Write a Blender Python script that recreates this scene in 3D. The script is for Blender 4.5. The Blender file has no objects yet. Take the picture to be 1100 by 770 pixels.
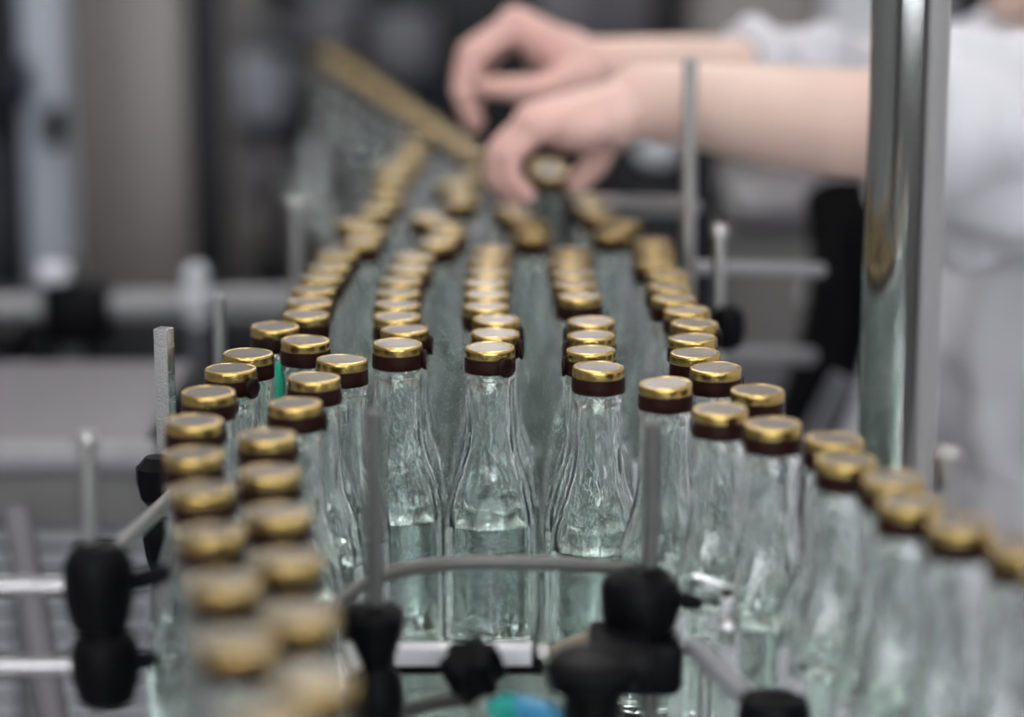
import bpy, bmesh, math, random
from mathutils import Vector, Matrix, noise

C = bpy.context.scene.collection
R = math.radians
random.seed(11)

# ---------------------------------------------------------------- camera
CAM = Vector((0.0, 0.0, 1.4575))
TILT = R(12.4)
FPX = 2683.0
DECK = 0.95            # height of the conveyor belt surface
TOP = DECK + 0.195     # height of the cap tops


def at(x, y, Y):
    """world point at depth Y seen at photo pixel x, y"""
    u = (x - 550) / FPX
    v = (385 - y) / FPX
    d = Vector((u, math.cos(TILT) + v * math.sin(TILT), -math.sin(TILT) + v * math.cos(TILT)))
    return CAM + d * (Y / d.y)


# ---------------------------------------------------------------- materials
def mat(name, col, rough=0.5, metal=0.0, trans=0.0, ior=1.45, noise=0.0, scale=40.0, stretch=None,
        spec=0.5, bump=0.0, sss=0.0, rough_var=0.0, col2=None):
    m = bpy.data.materials.new(name)
    m.use_nodes = True
    nt = m.node_tree
    b = nt.nodes['Principled BSDF']
    b.inputs['Base Color'].default_value = (*col, 1)
    b.inputs['Roughness'].default_value = rough
    b.inputs['Metallic'].default_value = metal
    b.inputs['Transmission Weight'].default_value = trans
    b.inputs['IOR'].default_value = ior
    b.inputs['Specular IOR Level'].default_value = spec
    if sss:
        b.inputs['Subsurface Weight'].default_value = sss
        b.inputs['Subsurface Radius'].default_value = (0.012, 0.004, 0.002)
        b.inputs['Subsurface Scale'].default_value = 0.6
    if noise or bump or rough_var:
        tc = nt.nodes.new('ShaderNodeTexCoord')
        mp = nt.nodes.new('ShaderNodeMapping')
        if stretch:
            mp.inputs['Scale'].default_value = stretch
        nz = nt.nodes.new('ShaderNodeTexNoise')
        nz.inputs['Scale'].default_value = scale
        nz.inputs['Detail'].default_value = 4
        nt.links.new(tc.outputs['Object'], mp.inputs['Vector'])
        nt.links.new(mp.outputs['Vector'], nz.inputs['Vector'])
        if noise:
            mx = nt.nodes.new('ShaderNodeMix')
            mx.data_type = 'RGBA'
            c2 = col2 if col2 else tuple(c * (1 - noise) for c in col)
            mx.inputs['A'].default_value = (*col, 1)
            mx.inputs['B'].default_value = (*c2, 1)
            nt.links.new(nz.outputs['Fac'], mx.inputs['Factor'])
            nt.links.new(mx.outputs['Result'], b.inputs['Base Color'])
        if rough_var:
            mr = nt.nodes.new('ShaderNodeMapRange')
            mr.inputs['To Min'].default_value = max(0.02, rough - rough_var)
            mr.inputs['To Max'].default_value = rough + rough_var
            nt.links.new(nz.outputs['Fac'], mr.inputs['Value'])
            nt.links.new(mr.outputs['Result'], b.inputs['Roughness'])
        if bump:
            bp = nt.nodes.new('ShaderNodeBump')
            bp.inputs['Strength'].default_value = bump
            bp.inputs['Distance'].default_value = 0.002
            nt.links.new(nz.outputs['Fac'], bp.inputs['Height'])
            nt.links.new(bp.outputs['Normal'], b.inputs['Normal'])
    return m


def emit(name, col, strength):
    m = bpy.data.materials.new(name)
    m.use_nodes = True
    nt = m.node_tree
    nt.nodes.remove(nt.nodes['Principled BSDF'])
    e = nt.nodes.new('ShaderNodeEmission')
    e.inputs['Color'].default_value = (*col, 1)
    e.inputs['Strength'].default_value = strength
    nt.links.new(e.outputs[0], nt.nodes['Material Output'].inputs[0])
    return m


M = dict(
    glass=mat('bottle_glass', (0.966, 0.992, 0.983), 0.0, trans=1.0, ior=1.53, bump=0.11, scale=110),
    liquid=mat('clear_spirit', (0.965, 0.990, 0.980), 0.0, trans=1.0, ior=0.955),
    gold=mat('gold_lacquer', (0.52, 0.36, 0.125), 0.25, 1.0, rough_var=0.02, scale=200),
    disc=mat('silver_cap_top', (0.235, 0.205, 0.175), 0.34, 0.85, rough_var=0.08, scale=250, bump=0.15),
    brown=mat('brown_seal', (0.020, 0.0065, 0.0055), 0.42, 0.0, noise=0.3, scale=200, spec=0.12),
    tab=mat('brown_tab', (0.010, 0.004, 0.0035), 0.5, spec=0.15),
    steel=mat('brushed_steel', (0.42, 0.41, 0.41), 0.26, 1.0, rough_var=0.08, scale=30, stretch=(1, 1, 12)),
    post=mat('polished_post_steel', (0.46, 0.46, 0.45), 0.10, 1.0, rough_var=0.03, scale=20, stretch=(4, 4, 0.3)),
    cast=mat('textured_zinc', (0.60, 0.60, 0.60), 0.38, 1.0, bump=1.0, scale=900, noise=0.6),
    rod=mat('satin_rod', (0.42, 0.41, 0.405), 0.36, 1.0, noise=0.15, scale=60),
    greyrod=mat('grey_coated_rod', (0.11, 0.108, 0.106), 0.42, 0.4, noise=0.2, scale=80),
    rail=mat('white_rail', (0.72, 0.71, 0.74), 0.35, 0.0, noise=0.1, scale=60),
    dullrail=mat('dull_rail', (0.25, 0.245, 0.255), 0.4, noise=0.1, scale=60),
    black=mat('black_polyamide', (0.0035, 0.0035, 0.0045), 0.45, noise=0.3, scale=90, spec=0.08),
    rubber=mat('black_rubber', (0.004, 0.004, 0.005), 0.6, spec=0.06),
    teal=mat('teal_plastic', (0.0, 0.22, 0.19), 0.3),
    blue=mat('blue_hose', (0.03, 0.20, 0.36), 0.3),
    green=mat('green_strip', (0.02, 0.42, 0.27), 0.4),
    belt=mat('belt_plastic', (0.42, 0.50, 0.47), 0.16, 0.7, noise=0.3, scale=120, bump=1.0),
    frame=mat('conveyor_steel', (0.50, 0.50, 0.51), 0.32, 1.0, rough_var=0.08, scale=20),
    skin=mat('skin', (0.64, 0.50, 0.43), 0.5, noise=1.0, scale=14, col2=(0.60, 0.41, 0.35), sss=0.15, spec=0.35),
    coat=mat('white_coat_cloth', (0.60, 0.595, 0.635), 0.85, noise=0.05, scale=120, bump=0.25, spec=0.2),
    hair=mat('brown_hair', (0.09, 0.05, 0.03), 0.55, noise=0.5, scale=60, stretch=(6, 6, 1)),
    cap_cloth=mat('white_cap_cloth', (0.80, 0.80, 0.82), 0.85, bump=0.2, scale=150),
    trousers=mat('dark_trousers', (0.03, 0.03, 0.04), 0.85, noise=0.3, scale=100),
    shoe=mat('black_shoe', (0.015, 0.015, 0.015), 0.4),
    eye=mat('eye_white', (0.8, 0.78, 0.75), 0.2),
    lips=mat('lips', (0.50, 0.20, 0.18), 0.45),
    floor=mat('floor_tile', (0.40, 0.38, 0.40), 0.35, noise=0.2, scale=6),
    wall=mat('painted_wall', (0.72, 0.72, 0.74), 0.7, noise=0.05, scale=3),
    midwall=mat('mid_grey_wall', (0.26, 0.27, 0.27), 0.7, noise=0.1, scale=3),  # even mid grey, set darker for the reflections in the steel column
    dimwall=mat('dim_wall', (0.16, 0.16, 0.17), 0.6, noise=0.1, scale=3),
    ceil=mat('ceiling_paint', (0.80, 0.80, 0.80), 0.8, noise=0.05, scale=3),
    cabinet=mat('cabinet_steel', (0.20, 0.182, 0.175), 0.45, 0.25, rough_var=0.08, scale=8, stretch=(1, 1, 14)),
    bluegrey=mat('blue_grey_paint', (0.30, 0.32, 0.37), 0.4, noise=0.1, scale=10),
    lilac=mat('lilac_grey_paint', (0.145, 0.135, 0.15), 0.45, noise=0.15, scale=8),
    dark=mat('dark_paint', (0.012, 0.0125, 0.016), 0.45, noise=0.4, scale=8, spec=0.25),
    navy=mat('navy_paint', (0.009, 0.012, 0.022), 0.45, noise=0.3, scale=8, spec=0.25),
    mid=mat('mid_grey_paint', (0.13, 0.13, 0.145), 0.4, noise=0.25, scale=9),
    pale=mat('pale_grey_paint', (0.55, 0.56, 0.60), 0.5, noise=0.1, scale=6),
    warm=mat('warm_grey_paint', (0.17, 0.165, 0.16), 0.5, noise=0.15, scale=8),
    copper=mat('copper_tube', (0.36, 0.30, 0.24), 0.4, 0.3),
    lamp=emit('lamp_tube_glow', (1.0, 0.985, 0.96), 27.0),
    daylight=emit('window_daylight', (0.93, 0.97, 1.0), 24.0),  # emitter of the added window panels, puts highlights into the bottle glass
    lamp_body=mat('lamp_housing', (0.8, 0.8, 0.8), 0.5),
    
)


def redder_hands(m):
    nt = m.node_tree
    b = nt.nodes['Principled BSDF']
    src = b.inputs['Base Color'].links[0].from_socket
    tc = nt.nodes.new('ShaderNodeTexCoord')
    sp = nt.nodes.new('ShaderNodeSeparateXYZ')
    mr = nt.nodes.new('ShaderNodeMapRange')
    mr.inputs['From Min'].default_value = -0.57
    mr.inputs['From Max'].default_value = -0.46
    mr.inputs['To Min'].default_value = 0.75
    mr.inputs['To Max'].default_value = 0.0
    mx = nt.nodes.new('ShaderNodeMix')
    mx.data_type = 'RGBA'
    mx.inputs['B'].default_value = (0.60, 0.345, 0.31, 1)
    nt.links.new(tc.outputs['Object'], sp.inputs[0])
    nt.links.new(sp.outputs['X'], mr.inputs['Value'])
    nt.links.new(mr.outputs['Result'], mx.inputs['Factor'])
    nt.links.new(src, mx.inputs['A'])
    nt.links.new(mx.outputs['Result'], b.inputs['Base Color'])


redder_hands(M['skin'])


# ---------------------------------------------------------------- mesh helpers
def obj(name, bm, m, parent=None, smooth=True, angle=35):
    me = bpy.data.meshes.new(name)
    bmesh.ops.recalc_face_normals(bm, faces=bm.faces[:])
    bm.to_mesh(me)
    bm.free()
    me.materials.append(m)
    if smooth:
        for p in me.polygons:
            p.use_smooth = True
        if angle is not None:
            me.set_sharp_from_angle(angle=R(angle))
    o = bpy.data.objects.new(name, me)
    C.objects.link(o)
    if parent:
        o.parent = parent
    return o


def tag(o, label=None, cat=None, group=None, kind=None):
    if label:
        o['label'] = label
    if cat:
        o['category'] = cat
    if group:
        o['group'] = group
    if kind:
        o['kind'] = kind
    return o


def thing(name, label, cat, loc=(0, 0, 0), rotz=0.0, group=None):
    o = bpy.data.objects.new(name, None)
    o.empty_display_size = 0.02
    C.objects.link(o)
    o.location = loc
    o.rotation_euler = (0, 0, rotz)
    return tag(o, label, cat, group)


def struct(name, bm, m):
    return tag(obj(name, bm, m), kind='structure')


def BM():
    return bmesh.new()


def xf(bm, verts, mtx):
    bmesh.ops.transform(bm, matrix=mtx, verts=verts)


def box(bm, lo, hi, bev=0.0, mtx=None, seg=2):
    t = bmesh.new()
    bmesh.ops.create_cube(t, size=1)
    lo, hi = Vector(lo), Vector(hi)
    c, s = (lo + hi) / 2, hi - lo
    for v in t.verts:
        v.co = Vector((v.co.x * s.x, v.co.y * s.y, v.co.z * s.z)) + c
    if bev:
        bmesh.ops.bevel(t, geom=t.edges[:], offset=min(bev, 0.45 * min(s)), segments=seg, profile=0.5, affect='EDGES')
    if mtx:
        bmesh.ops.transform(t, matrix=mtx, verts=t.verts)
    merge(bm, t)


def merge(bm, t):
    me = bpy.data.meshes.new('tmp')
    t.to_mesh(me)
    t.free()
    bm.from_mesh(me)
    bpy.data.meshes.remove(me)


def lathe(bm, prof, n=32, mtx=None, cap=True, flute=None):
    """prof: list of (radius, z) or (rx, ry, z); closed with end caps; flute(z, a) scales the radius"""
    rings = []
    mtx = mtx or Matrix()
    for p in prof:
        rx, ry, z = p if len(p) == 3 else (p[0], p[0], p[1])
        ring = []
        for k in range(n):
            a = 2 * math.pi * k / n
            f = flute(z, a) if flute else 1.0
            ring.append(bm.verts.new(mtx @ Vector((rx * f * math.cos(a), ry * f * math.sin(a), z))))
        rings.append(ring)
    for a, b in zip(rings, rings[1:]):
        for k in range(n):
            bm.faces.new((a[k], a[(k + 1) % n], b[(k + 1) % n], b[k]))
    if cap:
        bm.faces.new(rings[0][::-1])
        bm.faces.new(rings[-1])
    return rings


def axis_mtx(p, q):
    """matrix whose z axis runs from p to q, origin at p"""
    p, q = Vector(p), Vector(q)
    return Matrix.Translation(p) @ (q - p).to_track_quat('Z', 'Y').to_matrix().to_4x4()


def rod(bm, p, q, r, n=20, bev=None):
    L = (Vector(q) - Vector(p)).length
    b = bev if bev is not None else min(r * 0.25, L * 0.2)
    lathe(bm, [(r - b, 0), (r, b), (r, L - b), (r - b, L)], n, axis_mtx(p, q))


def spline(pts, sub=8):
    pts = [Vector(p) for p in pts]
    out = []
    for i in range(len(pts) - 1):
        p0 = pts[max(i - 1, 0)]
        p1, p2 = pts[i], pts[i + 1]
        p3 = pts[min(i + 2, len(pts) - 1)]
        for k in range(sub):
            t = k / sub
            out.append(0.5 * ((2 * p1) + (p2 - p0) * t + (2 * p0 - 5 * p1 + 4 * p2 - p3) * t * t
                              + (3 * p1 - p0 - 3 * p2 + p3) * t ** 3))
    out.append(pts[-1])
    return out


def tube(bm, pts, r, n=14, flat=1.0):
    """pts path; r radius or list"""
    m = len(pts)
    rr = r if isinstance(r, (list, tuple)) else [r] * m
    up = Vector((0, 0, 1))
    rings = []
    for i, p in enumerate(pts):
        t = (Vector(pts[min(i + 1, m - 1)]) - Vector(pts[max(i - 1, 0)])).normalized()
        s = t.cross(up)
        if s.length < 0.05:
            s = t.cross(Vector((1, 0, 0)))
        s.normalize()
        w = s.cross(t).normalized()
        rings.append([bm.verts.new(Vector(p) + (s * math.cos(2 * math.pi * k / n) + w * flat * math.sin(2 * math.pi * k / n)) * rr[i])
                      for k in range(n)])
    for a, b in zip(rings, rings[1:]):
        for k in range(n):
            bm.faces.new((a[k], a[(k + 1) % n], b[(k + 1) % n], b[k]))
    bm.faces.new(rings[0][::-1])
    bm.faces.new(rings[-1])


def children_of(o):
    return [c for c in bpy.data.objects if c.parent == o]


def copy_tree(o, kids, parent=None):
    c = o.copy()
    C.objects.link(c)
    if parent:
        c.parent = parent
    for ch, gk in kids:
        copy_tree(ch, gk, c)
    return c


def kid_tree(o):
    return [(c, kid_tree(c)) for c in children_of(o)]

def offset_of(o):
    s = Vector()
    while o:
        s += o.location
        o = o.parent
    return s


def part(name, bm, m, parent, smooth=True, angle=35, label=None):
    """a child mesh whose bmesh is written in world coordinates"""
    bmesh.ops.translate(bm, vec=-offset_of(parent), verts=bm.verts)
    o = obj(name, bm, m, parent, smooth, angle)
    if label:
        o['label'] = label
    return o


# ================================================================ the hall
XL, XR, YN, YF, ZC = -3.6, 3.6, -2.2, 9.2, 3.4
b = BM(); box(b, (XL, YN, -0.1), (XR, YF, 0.0)); struct('floor', b, M['floor'])
b = BM(); box(b, (XL, YN, ZC), (XR, YF, ZC + 0.1)); struct('ceiling', b, M['ceil'])
b = BM(); box(b, (XL, YF, 0), (XR, YF + 0.1, ZC)); struct('wall_back', b, M['wall'])
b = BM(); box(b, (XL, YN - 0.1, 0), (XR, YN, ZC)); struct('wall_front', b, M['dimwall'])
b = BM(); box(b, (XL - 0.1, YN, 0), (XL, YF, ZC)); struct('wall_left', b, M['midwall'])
b = BM(); box(b, (XR, YN, 0), (XR + 0.1, YF, ZC)); struct('wall_right', b, M['wall'])

# window-shaped glowing panels added on the unseen front wall for streaks in the glass
for i, wx in enumerate((-1.75, -1.05, -0.35, 0.35, 1.05, 1.75)):
    b = BM()
    for x0, x1, z0, z1 in ((-0.12, -0.08, 1.02, 2.65), (0.08, 0.12, 1.02, 2.65), (-0.08, 0.08, 1.02, 1.08), (-0.08, 0.08, 2.59, 2.65), (-0.08, 0.08, 2.1, 2.13)):
        box(b, (wx + x0, YN, z0), (wx + x1, YN + 0.04, z1), 0.004)
    fo = struct('window_%d' % (i + 1), b, M['wall'])
    b = BM(); box(b, (wx - 0.079, YN + 0.002, 1.081), (wx + 0.079, YN + 0.012, 2.589))
    obj('pane', b, M['daylight'], fo)

# ceiling lamps in three rows along the hall
lamp_rows = [(-2.2, 'left'), (0.0, 'middle'), (2.2, 'right')]
lamp_ord = ['nearest', 'second', 'third', 'fourth', 'fifth']
first = None
for lx, side in lamp_rows:
    for i, ly in enumerate((-0.9, 1.3, 3.5, 5.7, 7.9)):
        lab = 'long white fluorescent ceiling lamp, %s of the %s row over the hall' % (lamp_ord[i], side)
        if first is None:
            first = thing('ceiling_lamp', lab, 'lamp', (lx, ly, ZC - 0.10), group='fluorescent lamps on the ceiling')
            b = BM(); box(b, (-0.09, -0.75, 0.02), (0.09, 0.75, 0.10), 0.01); obj('housing', b, M['lamp_body'], first)
            b = BM(); box(b, (-0.06, -0.73, 0.0), (0.06, 0.73, 0.025), 0.008); obj('diffuser', b, M['lamp'], first)
            fk = kid_tree(first)
        else:
            c = copy_tree(first, fk)
            c.location = (lx, ly, ZC - 0.10)
            c['label'] = lab

# ================================================================ conveyor table
TX0, TX1, TX2, TY0, TY1 = -0.205, 0.275, 0.190, 0.70, 2.50
tbl = thing('accumulation_table', 'steel conveyor table with grey-green belt under all the bottles', 'conveyor', (0.03, 1.6, 0))
b = BM()
nl = 6
for k in range(nl):
    x0 = TX0 + 0.012 + (TX1 - TX0 - 0.024) * k / nl
    x1 = TX0 + 0.012 + (TX1 - TX0 - 0.024) * (k + 1) / nl
    ny = 36
    for j in range(ny):
        if k == nl - 1 and j > 14:
            continue
        y0 = TY0 + (TY1 - TY0) * j / ny
        y1 = TY0 + (TY1 - TY0) * (j + 1) / ny
        box(b, (x0 + 0.0002, y0 + 0.0002, DECK - 0.012), (x1 - 0.0002, y1 - 0.0002, DECK))
part('belt', b, M['belt'], tbl)
b = BM(); box(b, (TX0 + 0.012, TY0, DECK - 0.05), (TX2 - 0.012, TY1, DECK - 0.0125)); box(b, (TX2 - 0.0121, TY0, DECK - 0.05), (TX1 - 0.012, 1.44, DECK - 0.0125)); part('slide_bed', b, M['frame'], tbl)
for x, ys, ye in ((TX0, TY0, TY1), (TX1 - 0.012, TY0, 1.45), (TX2 - 0.0118, 1.451, TY1)):
    b = BM(); box(b, (x, ys, DECK - 0.12), (x + 0.012, ye, DECK + 0.004), 0.002); part('side_frame', b, M['frame'], tbl)
for x, y in ((TX0 + 0.03, 0.8), (TX0 + 0.03, 2.4), (TX1 - 0.04, 0.8), (TX1 - 0.04, 1.38), (TX2 - 0.03, 2.4)):
    if True:
        b = BM(); box(b, (x - 0.02, y - 0.02, 0.03), (x + 0.02, y + 0.02, DECK - 0.05), 0.004)
        lg = part('leg', b, M['frame'], tbl)
        b = BM(); lathe(b, [(0.035, 0), (0.035, 0.008), (0.012, 0.018), (0.012, 0.03)], 20, Matrix.Translation((x, y, 0)))
        part('foot', b, M['black'], lg)

# single-file infeed conveyor the far bottles come along
ya, yb = Vector((-0.0328 + 0.025, 2.51 - 0.22)), None
inf = thing('infeed_conveyor', 'narrow single-file conveyor running away behind the table towards the machine', 'conveyor', (-0.15, 2.95, 0))
d = Vector((-0.2453 + 0.0753, 3.3003 - 2.5010, 0)).normalized()
nrm = Vector((d.y, -d.x, 0))
c0 = Vector((-0.0753, 2.5010, 0)) + d * 0.055
c1 = c0 + d * 0.95
ang = math.atan2(d.y, d.x)
mx = Matrix.Translation(c0) @ Matrix.Rotation(ang, 4, 'Z')
Ld = (c1 - c0).length
b = BM()
for j in range(24):
    box(b, (Ld * j / 24 + 0.0006, -0.04, DECK - 0.012), (Ld * (j + 1) / 24 - 0.0006, 0.04, DECK), 0.0012, mx, seg=1)
part('belt', b, M['belt'], inf)
for s in (-1, 1):
    b = BM(); box(b, (0, s * 0.047 - 0.005, DECK - 0.10), (Ld, s * 0.047 + 0.005, DECK + 0.004), 0.002, mx)
    part('side_frame', b, M['frame'], inf)
b = BM(); box(b, (0, -0.041, DECK - 0.06), (Ld, 0.041, DECK - 0.0125), 0, mx); part('slide_bed', b, M['frame'], inf)
for t in (0.12, 0.85):
    b = BM(); box(b, (Ld * t - 0.02, -0.02, 0.0), (Ld * t + 0.02, 0.02, DECK - 0.061), 0.003, mx)
    part('leg', b, M['frame'], inf)

# ================================================================ bottles
ROWS = {
    'A': [(-0.1306,1.5517,-4),(-0.1467,1.5132,-3),(-0.1554,1.4356,3),(-0.1610,1.3950,1),(-0.1667,1.3356,-4),(-0.1664,1.2693,-1),(-0.1580,1.2010,-0),(-0.1457,1.1351,-25),(-0.1330,1.0641,-20),(-0.1189,0.9906,-26),(-0.1053,0.9141,-23),(-0.0865,0.8336,-22)],
    'L': [(-0.1319,1.5932,-1),(-0.1321,1.6351,1),(-0.1301,1.6796,2),(-0.1279,1.7221,5),(-0.1257,1.7731,-2),(-0.1124,1.8260,1),(-0.1220,1.9138,2),(-0.1095,1.8740,-2),(-0.1091,1.9719,-5),(-0.1026,2.0346,5),(-0.1051,2.1018,-2),(-0.1010,2.1684,-2),(-0.1089,2.2129,4),(-0.0963,2.2529,1),(-0.0945,2.3140,-0),(-0.0932,2.3941,3)],
    'B': [(-0.1246,1.4727,-5),(-0.0991,1.4188,2),(-0.1115,1.3715,-1),(-0.1169,1.3092,-4),(-0.1251,1.2377,2),(-0.1172,1.1666,-18),(-0.1060,1.0960,-25),(-0.0959,1.0242,-21),(-0.0845,0.9481,-24),(-0.0733,0.8713,-20)],
    'C2': [(-0.0686,1.4628,2),(-0.0660,1.5051,-3),(-0.0727,1.5450,3),(-0.0740,1.5849,2),(-0.0752,1.6252,2),(-0.0749,1.6682,3),(-0.0715,1.7147,-1),(-0.0702,1.7618,3)],
    'M': [(-0.0552,1.8209,4),(-0.0491,1.8613,-4),(-0.0491,1.9020,3),(-0.0653,1.9412,-1),(-0.0421,2.0216,-0),(-0.0398,2.0757,-4),(-0.0517,2.1187,2),(-0.0351,2.1742,-2)],
    'C3': [(-0.0131,1.4522,4),(-0.0102,1.4928,-2),(-0.0099,1.5356,1),(-0.0168,1.5776,-1),(-0.0166,1.6185,1),(-0.0176,1.6587,-3),(-0.0158,1.7033,-3),(-0.0165,1.7464,2),(-0.0141,1.7900,3)],
    'N': [(0.0147,1.8551,1),(0.0144,1.9025,4),(0.0073,1.9436,0),(0.0000,1.9830,0)],
    'C4': [(0.0497,1.3989,-3),(0.0468,1.4444,5),(0.0481,1.4873,1),(0.0495,1.5297,1),(0.0441,1.6123,5),(0.0420,1.6551,3),(0.0418,1.6967,3),(0.0402,1.7400,-4),(0.0424,1.7822,-1)],
    'O': [(0.0752,1.8663,-4),(0.0849,1.9094,-3),(0.0699,1.9498,-3),(0.0640,1.9920,0),(0.0640,2.0400,0)],
    'C5': [(0.1168,1.3966,-2),(0.1080,1.4366,-0),(0.1093,1.4791,3),(0.1136,1.5239,5),(0.1118,1.5654,2),(0.1061,1.6058,-3),(0.1050,1.6484,0),(0.1071,1.6931,2),(0.1012,1.7365,-4),(0.1031,1.7822,2),(0.1038,1.8274,-1)],
    'R': [(0.0858,1.3567,21),(0.1111,1.2953,23),(0.1359,1.2628,23),(0.1643,1.1896,20),(0.1838,1.1127,21),(0.2007,1.0760,15),(0.2287,1.0004,20)],
    'S': [(0.1352,1.3397,14),(0.1635,1.2311,20),(0.1823,1.1542,21),(0.2215,1.0406,24)],
    'D': [(-0.0328,2.3011,19),(-0.0469,2.3678,14),(-0.0611,2.4344,20),(-0.0753,2.5010,16),(-0.0894,2.5676,23),(-0.1036,2.6342,19),(-0.1178,2.7008,19),(-0.1319,2.7674,25),(-0.1461,2.8340,19),(-0.1603,2.9007,18),(-0.1744,2.9673,18),(-0.1886,3.0339,20),(-0.2028,3.1005,15),(-0.2169,3.1671,21),(-0.2311,3.2337,25),(-0.2453,3.3003,21)],
}

PROF = [(0.0225, 0.0150, 0.0), (0.0262, 0.0180, 0.0012), (0.0276, 0.0191, 0.0045), (0.0279, 0.0193, 0.010), (0.0279, 0.0193, 0.078),
        (0.0278, 0.0192, 0.084), (0.0273, 0.0190, 0.090), (0.0265, 0.0187, 0.0955), (0.0254, 0.0183, 0.101), (0.0240, 0.0178, 0.107),
        (0.0222, 0.0172, 0.1135), (0.0202, 0.0165, 0.1195), (0.0183, 0.0158, 0.1255), (0.0167, 0.0152, 0.1315), (0.0156, 0.0147, 0.1375),
        (0.0149, 0.0143, 0.144), (0.0145, 0.0141, 0.153), (0.0142, 0.0139, 0.162), (0.0140, 0.0138, 0.1735),
        (0.0147, 0.0147, 0.1752), (0.0151, 0.0151, 0.1775),
        (0.0144, 0.0144, 0.1798), (0.0133, 0.0133, 0.1812), (0.0130, 0.0130, 0.1900)]
LEVEL = 0.0860


def prof_at(z):
    for p, q in zip(PROF, PROF[1:]):
        if p[2] <= z <= q[2]:
            t = (z - p[2]) / max(q[2] - p[2], 1e-9)
            return p[0] + (q[0] - p[0]) * t, p[1] + (q[1] - p[1]) * t
    return PROF[-1][:2]


def flute(z, a):
    # eight soft panels pressed into the shoulder and neck
    w = max(0.0, min(1.0, (z - 0.082) / 0.02)) * max(0.0, min(1.0, (0.174 - z) / 0.008))
    return 1.0 + 0.048 * w * (abs(math.cos(5 * a + 0.35)) - 0.64)


def uneven(z, a):
    w = max(0.0, min(1.0, (0.176 - z) / 0.012))
    q = Vector((math.cos(a) * 2.6, math.sin(a) * 2.6, z * 95))
    return 1.0 - 0.02 * w + w * (0.050 * noise.noise(q) + 0.028 * noise.noise(q * 2.3) + 0.018 * math.cos(10 * a + 0.6))


def glass_bm():
    bm = bmesh.new()
    n = 80
    outer = lathe(bm, PROF, n, cap=False, flute=flute)
    bm.faces.new(outer[0][::-1])
    zs = [LEVEL + 0.0004, LEVEL + 0.003, 0.093, 0.097, 0.101, 0.105, 0.109, 0.113, 0.118, 0.122, 0.126, 0.130, 0.134, 0.138, 0.142, 0.146, 0.150, 0.154, 0.158, 0.162, 0.166, 0.170, 0.175, 0.182, 0.190]
    inner_prof = []
    for z in zs:
        rx, ry = prof_at(min(z, 0.174))
        inner_prof.append((rx - 0.0026, ry - 0.0024, z))
    # moulded glass: the inside wall is slightly uneven
    inner = lathe(bm, inner_prof, n, cap=False, flute=uneven)
    bm.faces.new(inner[0])
    a, c = outer[-1], inner[-1]
    for k in range(n):
        bm.faces.new((a[k], a[(k + 1) % n], c[(k + 1) % n], c[k]))
    return bm


def liquid_bm():
    bm = bmesh.new()
    pr = []
    for z in (0.006, 0.0075, 0.011, 0.05, 0.078, 0.082, 0.0852, LEVEL):
        rx, ry = prof_at(z)
        w = 0.0024 if z > 0.007 else 0.005
        pr.append((rx - w, ry - w, z))
    lathe(bm, pr, 48)
    return bm


def cap_bm():
    bm = bmesh.new()
    lathe(bm, [(0.0136, 0.1893), (0.0149, 0.1893), (0.01505, 0.1898), (0.01505, 0.1934), (0.0149, 0.1944), (0.0145, 0.1950), (0.0139, 0.1952),
               (0.0134, 0.19515), (0.0130, 0.1949), (0.0127, 0.1945)], 48)
    return bm


def disc_bm():
    bm = bmesh.new()
    lathe(bm, [(0.0125, 0.1943), (0.0128, 0.1947), (0.0126, 0.19495), (0.0121, 0.19505), (0.0116, 0.1949), (0.0112, 0.1949), (0.004, 0.1949)], 40)
    return bm


def band_bm():
    bm = bmesh.new()
    rs = lathe(bm, [(0.0152, 0.1806), (0.01545, 0.1810), (0.0154, 0.1850), (0.0152, 0.1891), (0.01495, 0.1894), (0.0138, 0.1894), (0.0138, 0.1806)], 48, cap=False)
    for k in range(48):
        bm.faces.new((rs[-1][k], rs[-1][(k + 1) % 48], rs[0][(k + 1) % 48], rs[0][k]))
    return bm


def tab_bm():
    bm = bmesh.new()
    mtx = Matrix.Translation((0, -0.0150, 0.1848)) @ Matrix.Rotation(R(90), 4, 'X')
    lathe(bm, [(0.0050, 0.0), (0.0058, 0.0003), (0.0060, 0.0012), (0.0056, 0.0021), (0.0040, 0.0024), (0.0036, 0.0021), (0.0008, 0.0021)], 24, mtx)
    return bm


ORD = ['first', 'second', 'third', 'fourth', 'fifth', 'sixth', 'seventh', 'eighth', 'ninth', 'tenth', 'eleventh', 'twelfth',
       'thirteenth', 'fourteenth', 'fifteenth', 'sixteenth']
ROWTEXT = {
    'A': 'gold-capped clear bottle, %s from the back in the outer file of the left branch',
    'B': 'gold-capped clear bottle, %s from the back in the inner file of the left branch',
    'L': 'gold-capped clear bottle, %s from the front along the left edge of the block',
    'C2': 'gold-capped clear bottle, %s from the front in the row left of centre',
    'M': 'blurred gold-capped bottle, %s from the front of the far loose cluster left of the hands',
    'C3': 'gold-capped clear bottle, %s from the front in the middle row',
    'N': 'gold-capped bottle under the fingertips, %s from the front of its four',
    'C4': 'gold-capped clear bottle, %s from the front in the row right of centre',
    'O': 'gold-capped bottle behind the right rows, %s from the front of its five beside the thumb',
    'C5': 'gold-capped clear bottle, %s from the front along the right edge of the block',
    'R': 'gold-capped clear bottle, %s from the back in the near file of the right branch',
    'S': 'gold-capped clear bottle, %s from the back in the far file of the right branch',
    'D': 'blurred gold-capped bottle, %s from the near end of the far diagonal single file',
}
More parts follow.
